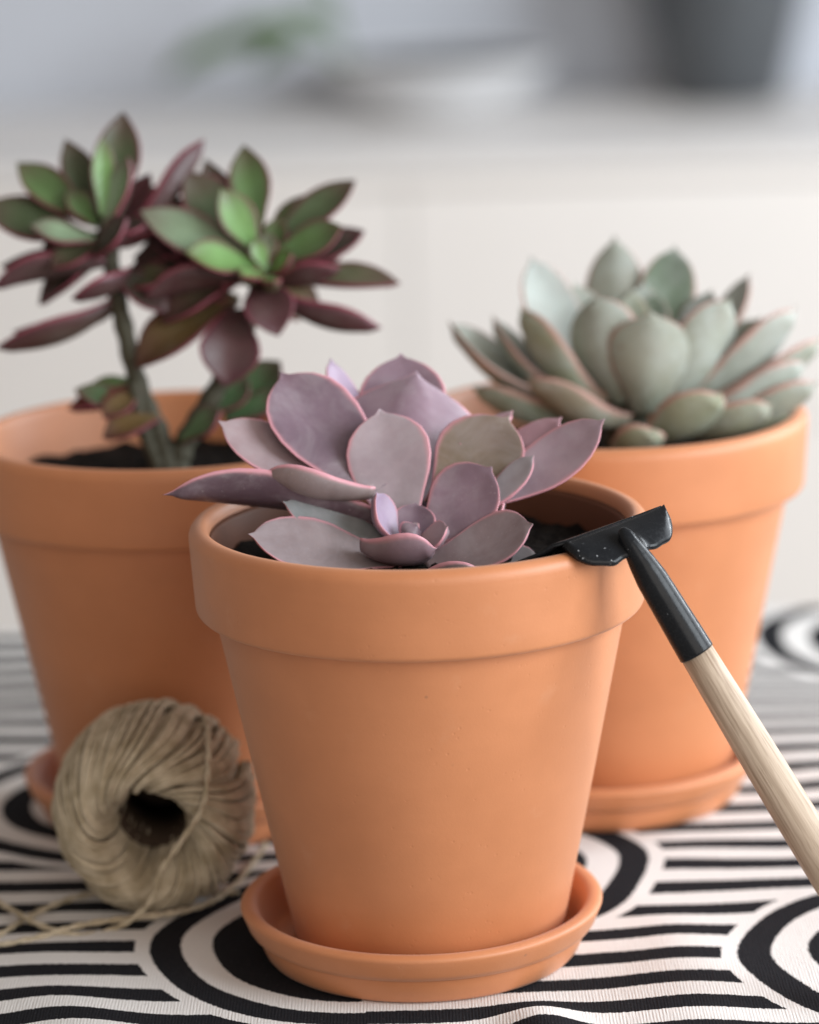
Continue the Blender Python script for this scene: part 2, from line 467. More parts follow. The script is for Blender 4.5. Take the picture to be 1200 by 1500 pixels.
mesh_obj("glazed_inside", v, f, BOWLG, bw)
tag(bw, "wide white bowl with dark grey inside on the sideboard", "bowl")

def leaf_grid(base, tip, N, w, cup, bend, th, shape, seed, nv=28, nu=13):
    """Fleshy leaf: returns verts, faces and (edge, along, side) per vertex."""
    rng = np.random.RandomState(seed)
    base = np.array(base, float); tip = np.array(tip, float); N = np.array(N, float)
    L = np.linalg.norm(tip - base); D = (tip - base) / L
    N = N - D * (N @ D); N /= np.linalg.norm(N); S = np.cross(D, N)
    if shape == 0:
        kv = [0, .12, .3, .46, .58, .70, .80, .88, .93, .96, 1.0]; kw = [.34, .42, .68, .92, 1.0, .97, .83, .60, .34, .11, .0]
    else:
        kv = [0, .12, .3, .45, .58, .70, .80, .89, .95, .98, 1.0]; kw = [.30, .40, .68, .92, 1.0, .92, .74, .46, .22, .09, .0]
    t = np.linspace(0, 1, nv); vv = 1 - (1 - t) ** 1.45
    fine = np.linspace(0, 1, 400); wf = np.interp(fine, kv, kw)
    ker = np.hanning(11); ker /= ker.sum()
    pad = np.concatenate([wf[:5][::-1], wf, -wf[-5:][::-1]]); wf = np.convolve(pad, ker, 'valid')[:400]
    W = np.interp(vv, fine, np.maximum(wf, 0)) * w * .5
    W[-1] = 0
    a1, a2, a3, ph = rng.uniform(-1, 1, 4)
    W = W * (1 + .03 * np.sin(vv * 7 + ph * 3))
    asym = .05 * a1
    u = np.sin(np.linspace(-np.pi / 2, np.pi / 2, nu))
    top, bot, at_t, at_b = [], [], [], []
    for i, s in enumerate(vv):
        C = base + D * L * s - N * bend * L * 4 * s * (1 - s) * .9 + N * bend * L * .5 * s ** 3
        C = C + S * (.03 * a2 * L * math.sin(s * 3.0)) * (1 - s)
        tw = .12 * a3 * (s - .3)
        Sx = S * math.cos(tw) + N * math.sin(tw); Nx = N * math.cos(tw) - S * math.sin(tw)
        tprof = th * (0.9 + .5 * math.sin(min(1, s * 1.2) * math.pi)) * min(1.0, (W[i] / (w * .22)) ** .7 if W[i] > 0 else 0)
        ripple = .012 * w * math.sin(s * 9 + ph * 5)
        for x in u:
            rim = math.sqrt(max(0.0, 1 - x * x))
            off = cup * W[i] * abs(x) ** (1.5 if cup > 0 else 1.1) + ripple * x * abs(x)
            P = C + Sx * (x * W[i] * (1 + asym * x)) + Nx * off
            top.append(P + Nx * tprof * .22 * rim); bot.append(P - Nx * tprof * .78 * rim)
            at_t.append((abs(x), s, 1.0)); at_b.append((abs(x), s, 0.0 if abs(x) < .999 else 1.0))
    V = top + bot; n0 = len(top); F = []
    for i in range(nv - 1):
        for j in range(nu - 1):
            a, b, c, d = i * nu + j, i * nu + j + 1, (i + 1) * nu + j + 1, (i + 1) * nu + j
            F.append((a, b, c, d)); F.append((n0 + a, n0 + d, n0 + c, n0 + b))
    for j in range(nu - 1):
        F.append((j, n0 + j, n0 + j + 1, j + 1))
    return np.array(V), F, np.array(at_t + at_b)

def make_leaf(name, V, F, A, mat, parent, colour, label=None):
    me = bpy.data.meshes.new(name)
    me.from_pydata([tuple(map(float, x)) for x in V], [], F); me.update()
    ca = me.attributes.new("leaf", 'FLOAT_COLOR', 'POINT')
    ca.data.foreach_set("color", np.concatenate([A, np.ones((len(A), 1))], 1).astype(np.float32).ravel())
    bm = bmesh.new(); bm.from_mesh(me)
    bmesh.ops.remove_doubles(bm, verts=bm.verts, dist=1e-6)
    bmesh.ops.recalc_face_normals(bm, faces=bm.faces)
    bm.to_mesh(me); bm.free()
    me.polygons.foreach_set("use_smooth", [True] * len(me.polygons))
    me.materials.append(mat)
    o = bpy.data.objects.new(name, me); COL.objects.link(o); o.parent = parent
    o.color = (*colour, 1)
    if label: o["label"] = label
    return o

# trailing house plant rooted in the bowl
sp = empty("trailing_plant", (-0.042, 3.135, TOPZ + 0.0174)); sp.scale = (BK, BK, BK)
st = catmull([(0, 0, 0), (-0.016, 0, 0.030), (-0.045, -0.004, 0.050), (-0.085, -0.006, 0.055), (-0.130, -0.008, 0.042)], 8)
v, f = tube(st, 0.0020); mesh_obj("stem", v, f, SPRIG, sp)
st = catmull([(-0.004, 0, 0), (-0.020, 0, 0.05), (-0.030, 0.003, 0.11), (-0.028, 0.0, 0.17)], 8)
v, f = tube(st, 0.0018); mesh_obj("stem", v, f, SPRIG, sp)
for k, (b, t_, w) in enumerate([((-0.040, 0, 0.048), (-0.100, -0.03, 0.066), .026), ((-0.060, 0, 0.053), (-0.125, 0.02, 0.060), .028), ((-0.085, 0, 0.054), (-0.165, -0.01, 0.034), .028),
                                ((-0.110, 0, 0.048), (-0.175, 0.01, 0.020), .026), ((-0.050, 0, 0.052), (-0.100, 0.0, 0.028), .022), ((-0.022, 0, 0.06), (-0.062, 0.0, 0.080), .024), ((-0.030, 0, 0.11), (-0.066, 0.0, 0.135), .022)]):
    V, F, A = leaf_grid(b, t_, (0, -.6, .75), w, .15, -.12, .0008, 1, 900 + k, 12, 7)
    make_leaf("leaf", V, F, A, SPRIG, sp, (1, 1, 1))
tag(sp, "green trailing plant spilling over the bowl's edge on the sideboard", "house plant")

# ------------------------------------------------------------------ terracotta pots and saucers
H, ZR, PB = 0.153, 0.1236, Z0 + 0.0054
def pot(x, y, label, yaw, shade_inside=False):
    root = empty("terracotta_pot", (x, y, PB)); root.rotation_euler.z = yaw
    body = [(0.0, 0.0), (0.0424, 0.0), (0.0441, 0.0006), (0.0449, 0.0022)]
    rb = lambda z: 0.0446 + (0.0676 - 0.0446) * z / (ZR - PB)
    zt = ZR - PB
    body += [(rb(z), z) for z in np.linspace(0.006, zt - 0.0012, 14)]
    body += [(rb(zt) - 0.0002, zt + 0.004)]
    body += [(rb(zt) - 0.006, zt + 0.004)] + [(rb(z) - 0.0055, z) for z in (0.08, 0.04, 0.008)] + [(0.02, 0.0062), (0, 0.0062)]
    v, f = lathe(body, 144, False, 0.0035, yaw); mesh_obj("wall", v, f, TERRA, root)
    ht = H - PB
    rim = [(0.0672, zt + 0.0004)] + arc(0.0712, zt + 0.0024, 0.0024, -90, -5, 5)
    rim += [(0.0737 + 0.0013 * k / 6, zt + 0.003 + (ht - 0.0045 - zt - 0.003) * k / 6) for k in range(1, 7)]
    rim += [(0.07495, ht - 0.0034), (0.0746, ht - 0.0022), (0.0737, ht - 0.0010), (0.0722, ht - 0.0003), (0.0708, ht - 0.0001), (0.0696, ht - 0.0006), (0.0688, ht - 0.0018), (0.0684, ht - 0.0034)]
    rim += [(0.0668, ht - 0.016), (0.0640, zt + 0.004), (0.0618, zt - 0.004), (0.0672, zt - 0.002)]
    v, f = lathe(rim, 144, True, 0.0035, yaw); mesh_obj("rim", v, f, TERRA, root)
    if shade_inside:                                   # band inside the rim, shade under the leaves painted in as dark clay
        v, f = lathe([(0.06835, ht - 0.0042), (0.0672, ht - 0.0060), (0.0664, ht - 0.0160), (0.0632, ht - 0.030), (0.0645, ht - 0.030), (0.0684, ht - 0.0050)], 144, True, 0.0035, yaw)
        o = mesh_obj("inner_shade_band", v, f, TERRA_SHADE, root); o["label"] = "inner wall band with leaf shade painted in"
    tag(root, label, "flower pot", "matching terracotta pots on the table")
    return root
def saucer(x, y, label, yaw):
    pr = [(0, 0), (0.0500, 0), (0.0516, 0.0005), (0.0527, 0.0018), (0.0541, 0.0050), (0.0549, 0.0074), (0.0550, 0.0084), (0.0552, 0.0090)]
    pr += [(0.0562, 0.0094), (0.0576, 0.0102), (0.0586, 0.0118), (0.0597, 0.0148), (0.0606, 0.0168), (0.0607, 0.0176), (0.0602, 0.0183), (0.0590, 0.0188), (0.0574, 0.0188), (0.0560, 0.0184), (0.0549, 0.0172)]
    pr += [(0.0536, 0.0130), (0.0520, 0.0085), (0.0508, 0.0062), (0.0495, 0.0052), (0, 0.0050)]
    v, f = lathe(pr, 144, False, 0.005, yaw)
    o = mesh_obj("saucer", v, f, TERRA, None, True, (x, y, Z0 + 0.0002)); o.rotation_euler.z = yaw
    tag(o, label, "saucer", "terracotta saucers under the pots")
FP, AP, BP = (0.0, 0.0), (0.0718, 0.1636), (-0.0900, 0.1514)
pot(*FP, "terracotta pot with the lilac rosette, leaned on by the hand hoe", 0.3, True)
pot(*AP, "terracotta pot holding the pale sage green rosette", 1.9)
pot(*BP, "terracotta pot holding the tall burgundy and green succulent", 3.7)
saucer(-0.0024, 0.0, "terracotta saucer under the pot with the lilac rosette", 1.0)
saucer(0.0675, 0.1636, "terracotta saucer under the pot with the sage green rosette", 2.2)
saucer(-0.0905, 0.1540, "terracotta saucer under the burgundy succulent's pot, behind the twine", 4.0)

def soil(x, y, label, z=0.1355):
    rng = random.Random(int(x * 9999) + 7)
    V, F = [(0, 0, 0.001)], []
    nr, na = 16, 72
    for i in range(1, nr + 1):
        r = 0.0658 * i / nr
        for k in range(na):
            a = 2 * math.pi * k / na
            V.append((r * math.cos(a), r * math.sin(a), rng.uniform(-0.0016, 0.0016) - 0.001 * i / nr))
    for k in range(na): F.append((0, 1 + k, 1 + (k + 1) % na))
    for i in range(nr - 1):
        for k in range(na):
            a = 1 + i * na; b = a + na; kk = (k + 1) % na
            F.append((a + k, b + k, b + kk, a + kk))
    o = mesh_obj("potting_soil", V, F, SOIL, None, True, (x, y, z))
    tag(o, label, "soil", kind="stuff")
soil(*FP, "dark potting soil around the lilac rosette", 0.1395)
soil(*AP, "dark potting soil under the sage green rosette")
soil(*BP, "dark potting soil around the burgundy succulent's stems")

# ------------------------------------------------------------------ succulents
# each leaf: base xyz (mm), tip xyz (mm), upper-face normal, width mm, cup, bend, colour, outline
LEAVES_FRONT = [
    (-4.7, -1.3, 147.8, -11.5, 21.7, 184.1, -0.04, -0.89, 0.46, 28.5, 0.15, 0.06, 'lil', 0),
    (-2.7, 10.7, 155.2, 1.1, 44.1, 192, 0.1, -0.88, 0.45, 54.9, -0.45, 0.02, 'mauve', 0),
    (-14.2, 7.6, 159.3, -44.6, 34.4, 194.6, 0.31, -0.81, 0.49, 32.7, 0.21, 0.05, 'dusk', 0),
    (-14.8, 7.9, 160.8, -65.4, 20.9, 180.8, 0.15, -0.46, 0.88, 23.3, 0.15, 0.06, 'pale', 0),
    (-4.6, 24.7, 162.5, -4, 63.1, 194.4, 0.01, -0.8, 0.61, 29, 0.17, 0.05, 'mauve', 0),
    (-11.3, 24.1, 168.6, -28.8, 57, 194.4, 0.68, -0.59, 0.44, 15.4, 0.17, 0.05, 'lav', 0),
    (6.2, 6.2, 153.7, 31.4, 26.6, 179.1, -0.28, -0.86, 0.42, 29.9, 0.15, 0.05, 'olive', 0),
    (1.8, -4.1, 144.8, 24.8, 3.3, 167.5, -0.31, -0.77, 0.55, 25.2, 0.17, 0.06, 'mauve', 0),
    (18.5, 4.6, 155.3, 62.5, 12.4, 179.7, -0.2, -0.65, 0.73, 20.6, 0.15, 0.08, 'pinkl', 0),
    (17.8, 16.3, 161.4, 49.2, 34.2, 176.5, -0.35, -0.45, 0.82, 15.4, 0.2, 0.05, 'pink', 0),
    (17.2, 1.8, 152.1, 38.8, 8, 169.9, -0.45, -0.58, 0.68, 11.7, 0.15, 0.05, 'white', 0),
    (13.7, 22.8, 171.6, 33, 38.8, 178.4, -0.41, -0.47, 0.78, 9.3, 0.15, 0.05, 'pink', 0),
    (-14.1, 1.7, 160.6, -50.2, -0.5, 168.6, 0.08, 0.74, 0.67, 15.4, 0.17, 0.05, 'beige', 0),
    (-9.5, 1.4, 150.7, -82.1, -3.3, 165.6, 0.04, 0.76, 0.65, 20.1, 0.21, -0.08, 'plum', 0),
    (-5.9, -11.2, 140.7, -55.1, -16.8, 151.7, 0.12, -0.47, 0.87, 24.8, 0.17, 0.05, 'dust', 0),
    (-6.4, -4.3, 144, -44.4, -0.8, 158.9, 0.17, -0.62, 0.76, 14.9, 0.15, 0.04, 'teal', 0),
    (1.6, -13.7, 138.8, 37.1, -18.6, 153, -0.13, -0.55, 0.82, 23.3, 0.19, 0.05, 'rose', 0),
    (12.2, -8, 137, 38.7, -11.2, 140.9, -0.08, -0.43, 0.9, 14.9, 0.15, 0.05, 'teal', 0),
    (14.7, -0.5, 142.4, 28.4, 5.2, 157.9, -0.85, -0.38, 0.37, 12.2, 0.15, 0.05, 'beige', 0),
    (-3.8, -26.3, 137.7, 18.7, -37.1, 144.2, 0.02, 0.79, 0.62, 12.2, 0.2, 0.05, 'beige', 0),
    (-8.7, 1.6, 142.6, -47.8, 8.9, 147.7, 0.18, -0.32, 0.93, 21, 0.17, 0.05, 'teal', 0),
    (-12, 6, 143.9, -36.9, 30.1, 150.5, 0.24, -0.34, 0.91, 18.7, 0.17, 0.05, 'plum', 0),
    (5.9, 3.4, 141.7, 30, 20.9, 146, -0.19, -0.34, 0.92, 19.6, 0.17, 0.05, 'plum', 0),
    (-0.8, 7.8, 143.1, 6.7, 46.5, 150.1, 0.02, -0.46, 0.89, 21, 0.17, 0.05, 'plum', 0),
    (-18.5, -13.9, 146.7, 5.6, -22.2, 146.3, -0.06, 0.73, 0.68, 19.6, 0.27, 0.1, 'rosel', 0),
    (-7, -5.8, 146.2, -13.9, -4.1, 161.9, 0.83, -0.46, 0.32, 13.5, 0.35, 0.1, 'lav', 0),
    (-2.6, -4.3, 143.9, -0.7, 2.8, 156.5, 0.01, -0.86, 0.51, 14, 0.33, 0.1, 'dusk', 0),
    (-4.8, -7.9, 146, -0.7, -6.6, 151.7, 0.02, 0.95, 0.32, 8.8, 0.3, 0.1, 'dusk', 0),
    (-2.4, -8.4, 143.8, 9.9, -12.7, 151.9, -0.24, -0.57, 0.79, 10.7, 0.3, 0.1, 'rosel', 0),
]
LEAVES_SAGE = [
    (85.2, 151.1, 153.5, 87.9, 147.7, 191.6, 0.01, 1, 0.07, 33, 0.28, 0.1, 'sage', 0),
    (78, 155.9, 156.6, 67, 160.2, 196.6, 0.23, 0.96, 0.13, 27.9, 0.28, 0.1, 'sage', 0),
    (78.6, 174.3, 164.6, 78.3, 205.7, 210.7, -0.04, -0.83, 0.56, 24.5, -0.25, 0.08, 'sage', 0),
    (89.6, 174.2, 164.3, 101.2, 202.7, 206.6, -0.09, -0.85, 0.51, 22.8, 0.22, 0.08, 'saged', 0),
    (68.6, 166.7, 158.6, 44.4, 188.2, 206.1, 0.51, -0.69, 0.51, 26.2, 0.25, 0.08, 'mint', 0),
    (70.7, 159.9, 156, 39, 162.1, 191.3, 0.78, 0.48, 0.41, 22.8, 0.28, 0.1, 'sageo', 0),
    (64.5, 163.7, 154.9, 12.5, 172.6, 183.8, 0.44, -0.17, 0.88, 27.3, 0.35, 0.1, 'sage', 0),
    (90.6, 155.5, 155, 118.7, 158.5, 193.4, -0.34, 0.9, 0.27, 26.2, 0.28, 0.1, 'sage', 0),
    (98.5, 173.2, 160.3, 129.6, 192.1, 196.5, -0.7, -0.43, 0.57, 17.1, 0.25, 0.08, 'mint', 0),
    (96.1, 160.4, 153.9, 144.7, 165.2, 187.4, -0.44, 0.62, 0.65, 26.2, 0.3, 0.1, 'mint', 0),
    (97.4, 160.8, 151.1, 153.7, 164.4, 175.2, -0.28, 0.5, 0.82, 22.8, 0.3, 0.1, 'sage', 0),
    (83.5, 146.1, 145.6, 111.9, 126.8, 164, -0.08, 0.73, 0.68, 24, 0.3, 0.08, 'sageo', 0),
    (78.9, 150.5, 151.2, 41.1, 142.3, 168.6, 0.23, 0.6, 0.77, 19.9, 0.25, 0.08, 'olive', 0),
    (73.9, 134.6, 144.5, 86.8, 116.2, 153.9, -0.03, 0.77, 0.64, 18.3, 0.3, 0.08, 'sageo', 0),
    (100.2, 149.4, 146.5, 130.2, 131.7, 158.4, 0.02, 0.77, 0.64, 18.3, 0.28, 0.08, 'sageo', 0),
    (107.1, 155.8, 147.5, 149, 147.1, 162.7, -0.08, 0.69, 0.72, 18.3, 0.28, 0.08, 'sage', 0),
    (64.1, 156.9, 152.1, 21.2, 151.5, 163.8, 0.23, 0.51, 0.83, 18.8, 0.25, 0.08, 'saged', 0),
    (81.5, 167.5, 162, 82.5, 175.4, 195.4, 0.11, -0.9, 0.42, 14.2, 0.25, 0.08, 'sageo', 0),
    (87.3, 167.4, 161.8, 92.2, 179.1, 193.7, -0.1, -0.9, 0.43, 13.1, 0.25, 0.08, 'saged', 0),
    (76.7, 173.1, 159.7, 61.3, 193.9, 195.6, 0.31, -0.81, 0.49, 18.3, 0.25, 0.08, 'sage', 0),
    (83.3, 175.3, 160.4, 89.1, 195.7, 194.4, 0.01, -0.86, 0.52, 17.1, 0.25, 0.08, 'sagel', 0),
    (97, 170.7, 158.3, 114.1, 187, 192.5, -0.35, -0.78, 0.51, 17.1, 0.25, 0.08, 'mint', 0),
    (99.4, 154.6, 151.1, 146.2, 154.7, 169, -0.23, 0.6, 0.76, 22.3, 0.3, 0.1, 'mint', 0),
    (69.3, 159.3, 153.6, 28.7, 175.1, 185.4, 0.64, -0.07, 0.76, 22.3, 0.3, 0.1, 'sage', 0),
    (92.9, 168.2, 156.3, 132.4, 178.3, 181.8, -0.55, -0.28, 0.79, 20.5, 0.28, 0.08, 'sage', 0),
    (102.1, 157.6, 146.5, 140.4, 148.5, 151.1, -0.08, 0.66, 0.75, 17.1, 0.28, 0.08, 'sageo', 0),
    (66, 167.2, 152.1, 24.8, 185.9, 170.5, 0.34, -0.22, 0.91, 19.9, 0.25, 0.08, 'sage', 0),
    (103.2, 169.5, 153.1, 138, 182.4, 173.1, -0.4, -0.11, 0.91, 18.3, 0.25, 0.08, 'saged', 0),
]
LEAVES_BURGUNDY = [
    (-110.8, 172.8, 227.9, -105.2, 191.9, 265.2, 0.01, -0.91, 0.42, 17.8, 0.37, 0.05, 'dgreen', 1),
    (-112.6, 165.3, 230.8, -112.2, 173.9, 258.7, 0.32, -0.86, 0.41, 9.5, 0.42, 0.05, 'bgreen', 1),
    (-118.3, 170.7, 227.7, -145.1, 181.8, 248.5, 0.32, -0.75, 0.58, 16.2, 0.37, 0.05, 'green', 1),
    (-111.3, 162.1, 226.2, -102, 170.1, 251.3, -0.63, -0.67, 0.39, 12.6, 0.42, 0.05, 'pgreen', 1),
    (-118.3, 167.2, 221.8, -158.5, 172.3, 234.5, 0.12, -0.58, 0.8, 21.5, 0.34, 0.05, 'dgreen', 1),
    (-115.5, 159.3, 223, -138.3, 154.5, 228.9, 0.12, -0.58, 0.8, 11.5, 0.37, 0.05, 'pgreen', 1),
    (-115.7, 157.9, 217.1, -102.1, 153, 231.1, -0.34, -0.55, 0.77, 14.1, 0.42, 0.06, 'dburg', 1),
    (-108.2, 160.3, 209.9, -89.5, 153.1, 196.6, -0.19, -0.45, 0.87, 15.7, 0.37, -0.05, 'dburg', 1),
    (-101.4, 171, 211.8, -74.4, 176.3, 225.6, -0.19, -0.57, 0.8, 20, 0.37, 0.05, 'dburg', 1),
    (-67.2, 167.7, 206.2, -89.7, 182.5, 234.1, 0.32, -0.67, 0.67, 22, 0.37, 0.05, 'dgreen', 1),
    (-64.3, 159.3, 205.7, -91.9, 152.1, 192.5, 0.13, -0.35, 0.93, 16.2, 0.37, -0.05, 'burgg', 1),
    (-113.9, 171.9, 215.4, -138.3, 165.8, 198.4, 0.13, -0.32, 0.94, 13.1, 0.37, -0.05, 'dburg', 1),
    (-111, 171.4, 222.2, -95.1, 182.6, 243.2, -0.4, -0.7, 0.6, 12.6, 0.37, 0.05, 'burg', 1),
    (-113.4, 169.5, 222.6, -135.3, 164.7, 219.7, 0.12, -0.52, 0.84, 13.6, 0.37, 0.05, 'dgreen', 1),
    (-101.5, 167, 203.5, -79.2, 165.9, 190.2, -0.19, -0.57, 0.8, 17.3, 0.37, -0.05, 'olgreen', 1),
    (-53.4, 169.3, 204.3, -33.5, 168.8, 193.5, -0.09, -0.46, 0.89, 14.1, 0.37, -0.05, 'redgreen', 1),
    (-112, 163.2, 213.4, -154.3, 157.6, 207.1, 0.03, 0.61, 0.8, 15.2, 0.42, -0.06, 'burg', 1),
    (-115, 169.7, 215, -152, 171, 211.5, 0.02, -0.43, 0.9, 14.1, 0.37, 0.04, 'dburg', 1),
    (-103, 158.6, 211.3, -123.8, 148.2, 202.3, 0.23, 0.51, 0.83, 13.1, 0.42, 0.06, 'burg', 1),
    (-108.8, 161.9, 199.5, -153, 153.9, 182.8, 0.23, 0.49, 0.84, 16.7, 0.42, 0.08, 'burgg', 1),
    (-107.8, 163.6, 197.9, -147.7, 165.2, 187.2, 0.23, -0.09, 0.97, 11.5, 0.42, 0.06, 'burg', 1),
    (-115.6, 168.4, 226.7, -126, 173.5, 239.4, 0.33, -0.73, 0.6, 10.5, 0.37, 0.05, 'green', 1),
    (-103.4, 171.4, 222, -74.6, 187.3, 254.7, -0.63, 0.53, 0.57, 14.7, 0.42, 0.05, 'burg', 1),
    (-109.5, 166.6, 219.1, -84.8, 171.6, 231.6, -0.29, -0.33, 0.9, 16.7, 0.37, 0.05, 'dburg', 1),
    (-111.4, 161.5, 223.8, -95.8, 156.3, 227.9, -0.18, -0.31, 0.93, 13.1, 0.37, 0.05, 'dburg', 1),
    (-56.4, 168.8, 219.8, -60.5, 184.8, 252.6, 0.01, -0.91, 0.42, 15.7, 0.37, 0.05, 'green', 1),
    (-59.3, 165.1, 212.8, -82.3, 180.7, 243.8, 0.36, -0.79, 0.49, 22, 0.37, 0.05, 'dgreen', 1),
    (-55.7, 159.7, 216.1, -69, 165.2, 239.2, 0.26, -0.8, 0.54, 14.7, 0.37, 0.06, 'bgreen', 1),
    (-59.8, 159, 213.3, -98.6, 163.3, 231.5, 0.22, -0.66, 0.72, 21, 0.34, 0.05, 'pgreen', 1),
    (-53.9, 154.6, 211.8, -81.6, 141.9, 219.1, 0.02, -0.62, 0.79, 16.2, 0.37, 0.06, 'bgreen', 1),
    (-50.3, 166.5, 218.7, -19, 179.5, 238.8, -0.34, -0.79, 0.51, 14.7, 0.34, 0.04, 'dgreen', 1),
    (-51.4, 157.1, 213.8, -23.9, 155.7, 225.1, -0.14, -0.71, 0.69, 16.2, 0.37, 0.05, 'green', 1),
    (-45.5, 164.4, 210, -16.2, 171.1, 220.8, -0.19, -0.6, 0.78, 14.7, 0.37, 0.05, 'dburg', 1),
    (-44.3, 161.4, 205.8, -3.6, 160.8, 203.5, -0.03, -0.55, 0.83, 13.6, 0.34, -0.04, 'olgreen', 1),
    (-50.3, 153.5, 207.3, -25, 142.3, 211.9, -0.08, 0.66, 0.75, 12.1, 0.47, 0.06, 'burg', 1),
    (-55.8, 153.3, 206.5, -48.4, 137, 189.4, 0.01, -0.73, 0.69, 19.4, 0.34, -0.08, 'burg', 1),
    (-49.3, 156.2, 201.2, -11.4, 150.8, 187.1, 0.13, 0.69, 0.72, 14.1, 0.42, 0.08, 'burg', 1),
    (-60.3, 155.9, 208.7, -97.8, 150.5, 203.1, 0.13, 0.62, 0.77, 15.7, 0.42, -0.05, 'burg', 1),
    (-64.6, 159.7, 198.6, -102.4, 148.5, 177.2, -0.33, -0.56, 0.76, 24.1, 0.32, -0.06, 'redgreen', 1),
    (-64.4, 153.1, 196.6, -68.2, 136.7, 170.9, 0.11, -0.86, 0.51, 23.1, 0.34, -0.05, 'burg', 1),
    (-64.6, 166, 207.7, -104.9, 166.5, 210.1, 0.13, -0.49, 0.86, 23.6, 0.34, -0.04, 'dburg', 1),
    (-63.3, 168.8, 211.1, -97.4, 175.3, 221.3, 0.22, -0.6, 0.77, 19.4, 0.34, 0.04, 'dburg', 1),
    (-53.9, 154.5, 211.3, -50.8, 157.4, 223.9, -0.19, -0.78, 0.6, 8.9, 0.42, 0.08, 'pgreen', 1),
    (-53.1, 152.3, 210.9, -56.8, 154.9, 221.9, 0.21, -0.78, 0.59, 7.9, 0.42, 0.08, 'bgreen', 1),
    (-52.7, 151.7, 208.4, -49.1, 133.3, 208.8, 0.02, -0.32, 0.95, 7.9, 0.42, 0.08, 'bgreen', 1),
    (-52.3, 156.1, 209.5, -42.3, 149.6, 216.8, -0.18, -0.71, 0.68, 8.9, 0.42, 0.08, 'bgreen', 1),
    (-53.6, 152, 209.7, -61.5, 137.9, 210.9, 0.12, -0.52, 0.84, 8.9, 0.42, 0.08, 'bgreen', 1),
    (-52.4, 162.8, 211.7, -47.6, 170.6, 227.4, -0.2, -0.83, 0.52, 10.5, 0.42, 0.06, 'green', 1),
    (-62.1, 170.8, 210.7, -75.5, 189.6, 246.8, 0.22, -0.83, 0.51, 16.2, 0.37, 0.05, 'dgreen', 1),
    (-51.8, 169.6, 214.4, -36.2, 182.4, 233.8, -0.29, -0.81, 0.51, 14.1, 0.37, 0.05, 'green', 1),
    (-50.7, 165.9, 207.3, -25.3, 171.1, 212.1, -0.08, -0.64, 0.77, 13.1, 0.37, 0.05, 'dgreen', 1),
    (-58.3, 165.6, 206.3, -78, 157.5, 206.9, 0.12, -0.52, 0.84, 14.7, 0.37, -0.04, 'olgreen', 1),
    (-113.6, 174, 224.5, -127.6, 191.7, 255.7, 0.22, -0.83, 0.51, 14.1, 0.37, 0.05, 'dgreen', 1),
    (-113.5, 171.7, 223.5, -93.2, 181.4, 238.2, -0.29, -0.74, 0.6, 13.1, 0.37, 0.05, 'green', 1),
    (-114.4, 164.6, 219.6, -131.2, 153, 213.8, 0.13, -0.46, 0.88, 13.1, 0.37, -0.04, 'olgreen', 1),
    (-106, 161.1, 204.6, -86.5, 153.9, 209.1, -0.08, -0.52, 0.85, 14.1, 0.37, -0.04, 'olgreen', 1),
    (-63.5, 161.6, 198.2, -89, 165.8, 198.2, 0.02, -0.32, 0.95, 15.7, 0.37, -0.05, 'redgreen', 1),
    (-52.1, 167, 203.4, -41.3, 169.6, 188.5, 0.02, -0.46, 0.89, 13.1, 0.37, -0.05, 'redgreen', 1),
    (-101.1, 156.6, 168.2, -127.1, 146.9, 161.9, 0.13, -0.32, 0.94, 11, 0.37, 0.04, 'red', 1),
    (-102.5, 159, 169.6, -121.7, 160.3, 166.3, 0.13, -0.32, 0.94, 11, 0.37, 0.04, 'bgreen', 1),
    (-100.8, 152.4, 167.7, -114.1, 140.2, 159.8, 0.12, -0.52, 0.84, 10.5, 0.37, 0.04, 'redgreen', 1),
    (-98.7, 152.6, 159.9, -125, 150.5, 168.3, 0.13, -0.46, 0.88, 14.1, 0.37, 0.05, 'bgreend', 1),
    (-94.2, 147.9, 157.7, -114.1, 136.7, 153.5, 0.13, -0.46, 0.88, 12.6, 0.37, -0.05, 'redgreen', 1),
    (-77.3, 152.2, 158.1, -60.7, 158.9, 169.1, -0.2, -0.76, 0.61, 16.2, 0.37, 0.05, 'bgreend', 1),
    (-86, 144, 149.8, -70.3, 140.6, 161.5, -0.19, -0.69, 0.7, 12.1, 0.37, 0.05, 'bgreend', 1),
    (-68.9, 159.7, 155, -49, 168.1, 173.5, -0.2, -0.76, 0.61, 18.3, 0.37, 0.05, 'bgreend', 1),
    (-70, 155.4, 154.6, -47.5, 157.3, 162.6, -0.19, -0.57, 0.8, 13.1, 0.37, 0.05, 'bgreend', 1),
]
STEM_A = [(-111.1, 168.3, 226.5), (-109.8, 164.3, 209.3), (-106.1, 159.6, 189.6), (-101.0, 154.3, 167.3), (-93.9, 150.2, 150.0), (-90.6, 146.7, 135.1)]
STEM_B = [(-54.0, 155.3, 210.4), (-57.6, 154.7, 199.2), (-65.1, 153.1, 179.3), (-75.9, 152.0, 161.9), (-85.2, 150.6, 147.1), (-88.6, 147.7, 134.9)]
STEM_C = [(-103.1, 151.0, 170.6), (-101.0, 148.1, 158.3), (-97.2, 147.1, 145.6), (-93.0, 145.8, 135.4)]
STRAND_1 = [(-58.2, 94.8, 10.0), (-62.4, 83.6, 7.0), (-69.2, 59.4, 6.0), (-78.0, 42.6, 6.0), (-89.0, 30.5, 7.5), (-102.6, 24.1, 8.5), (-118.8, 21.5, 7.5), (-132.3, 15.4, 6.0), (-145.6, 9.3, 5.5), (-159.0, 5.8, 5.5)]
STRAND_2B = [(-100.1, 35.5, 5.5), (-108.4, 21.4, 5.5), (-120.9, 17.1, 5.5), (-133.0, 23.3, 7.0), (-143.7, 35.7, 8.0), (-158.9, 63.5, 6.0)]
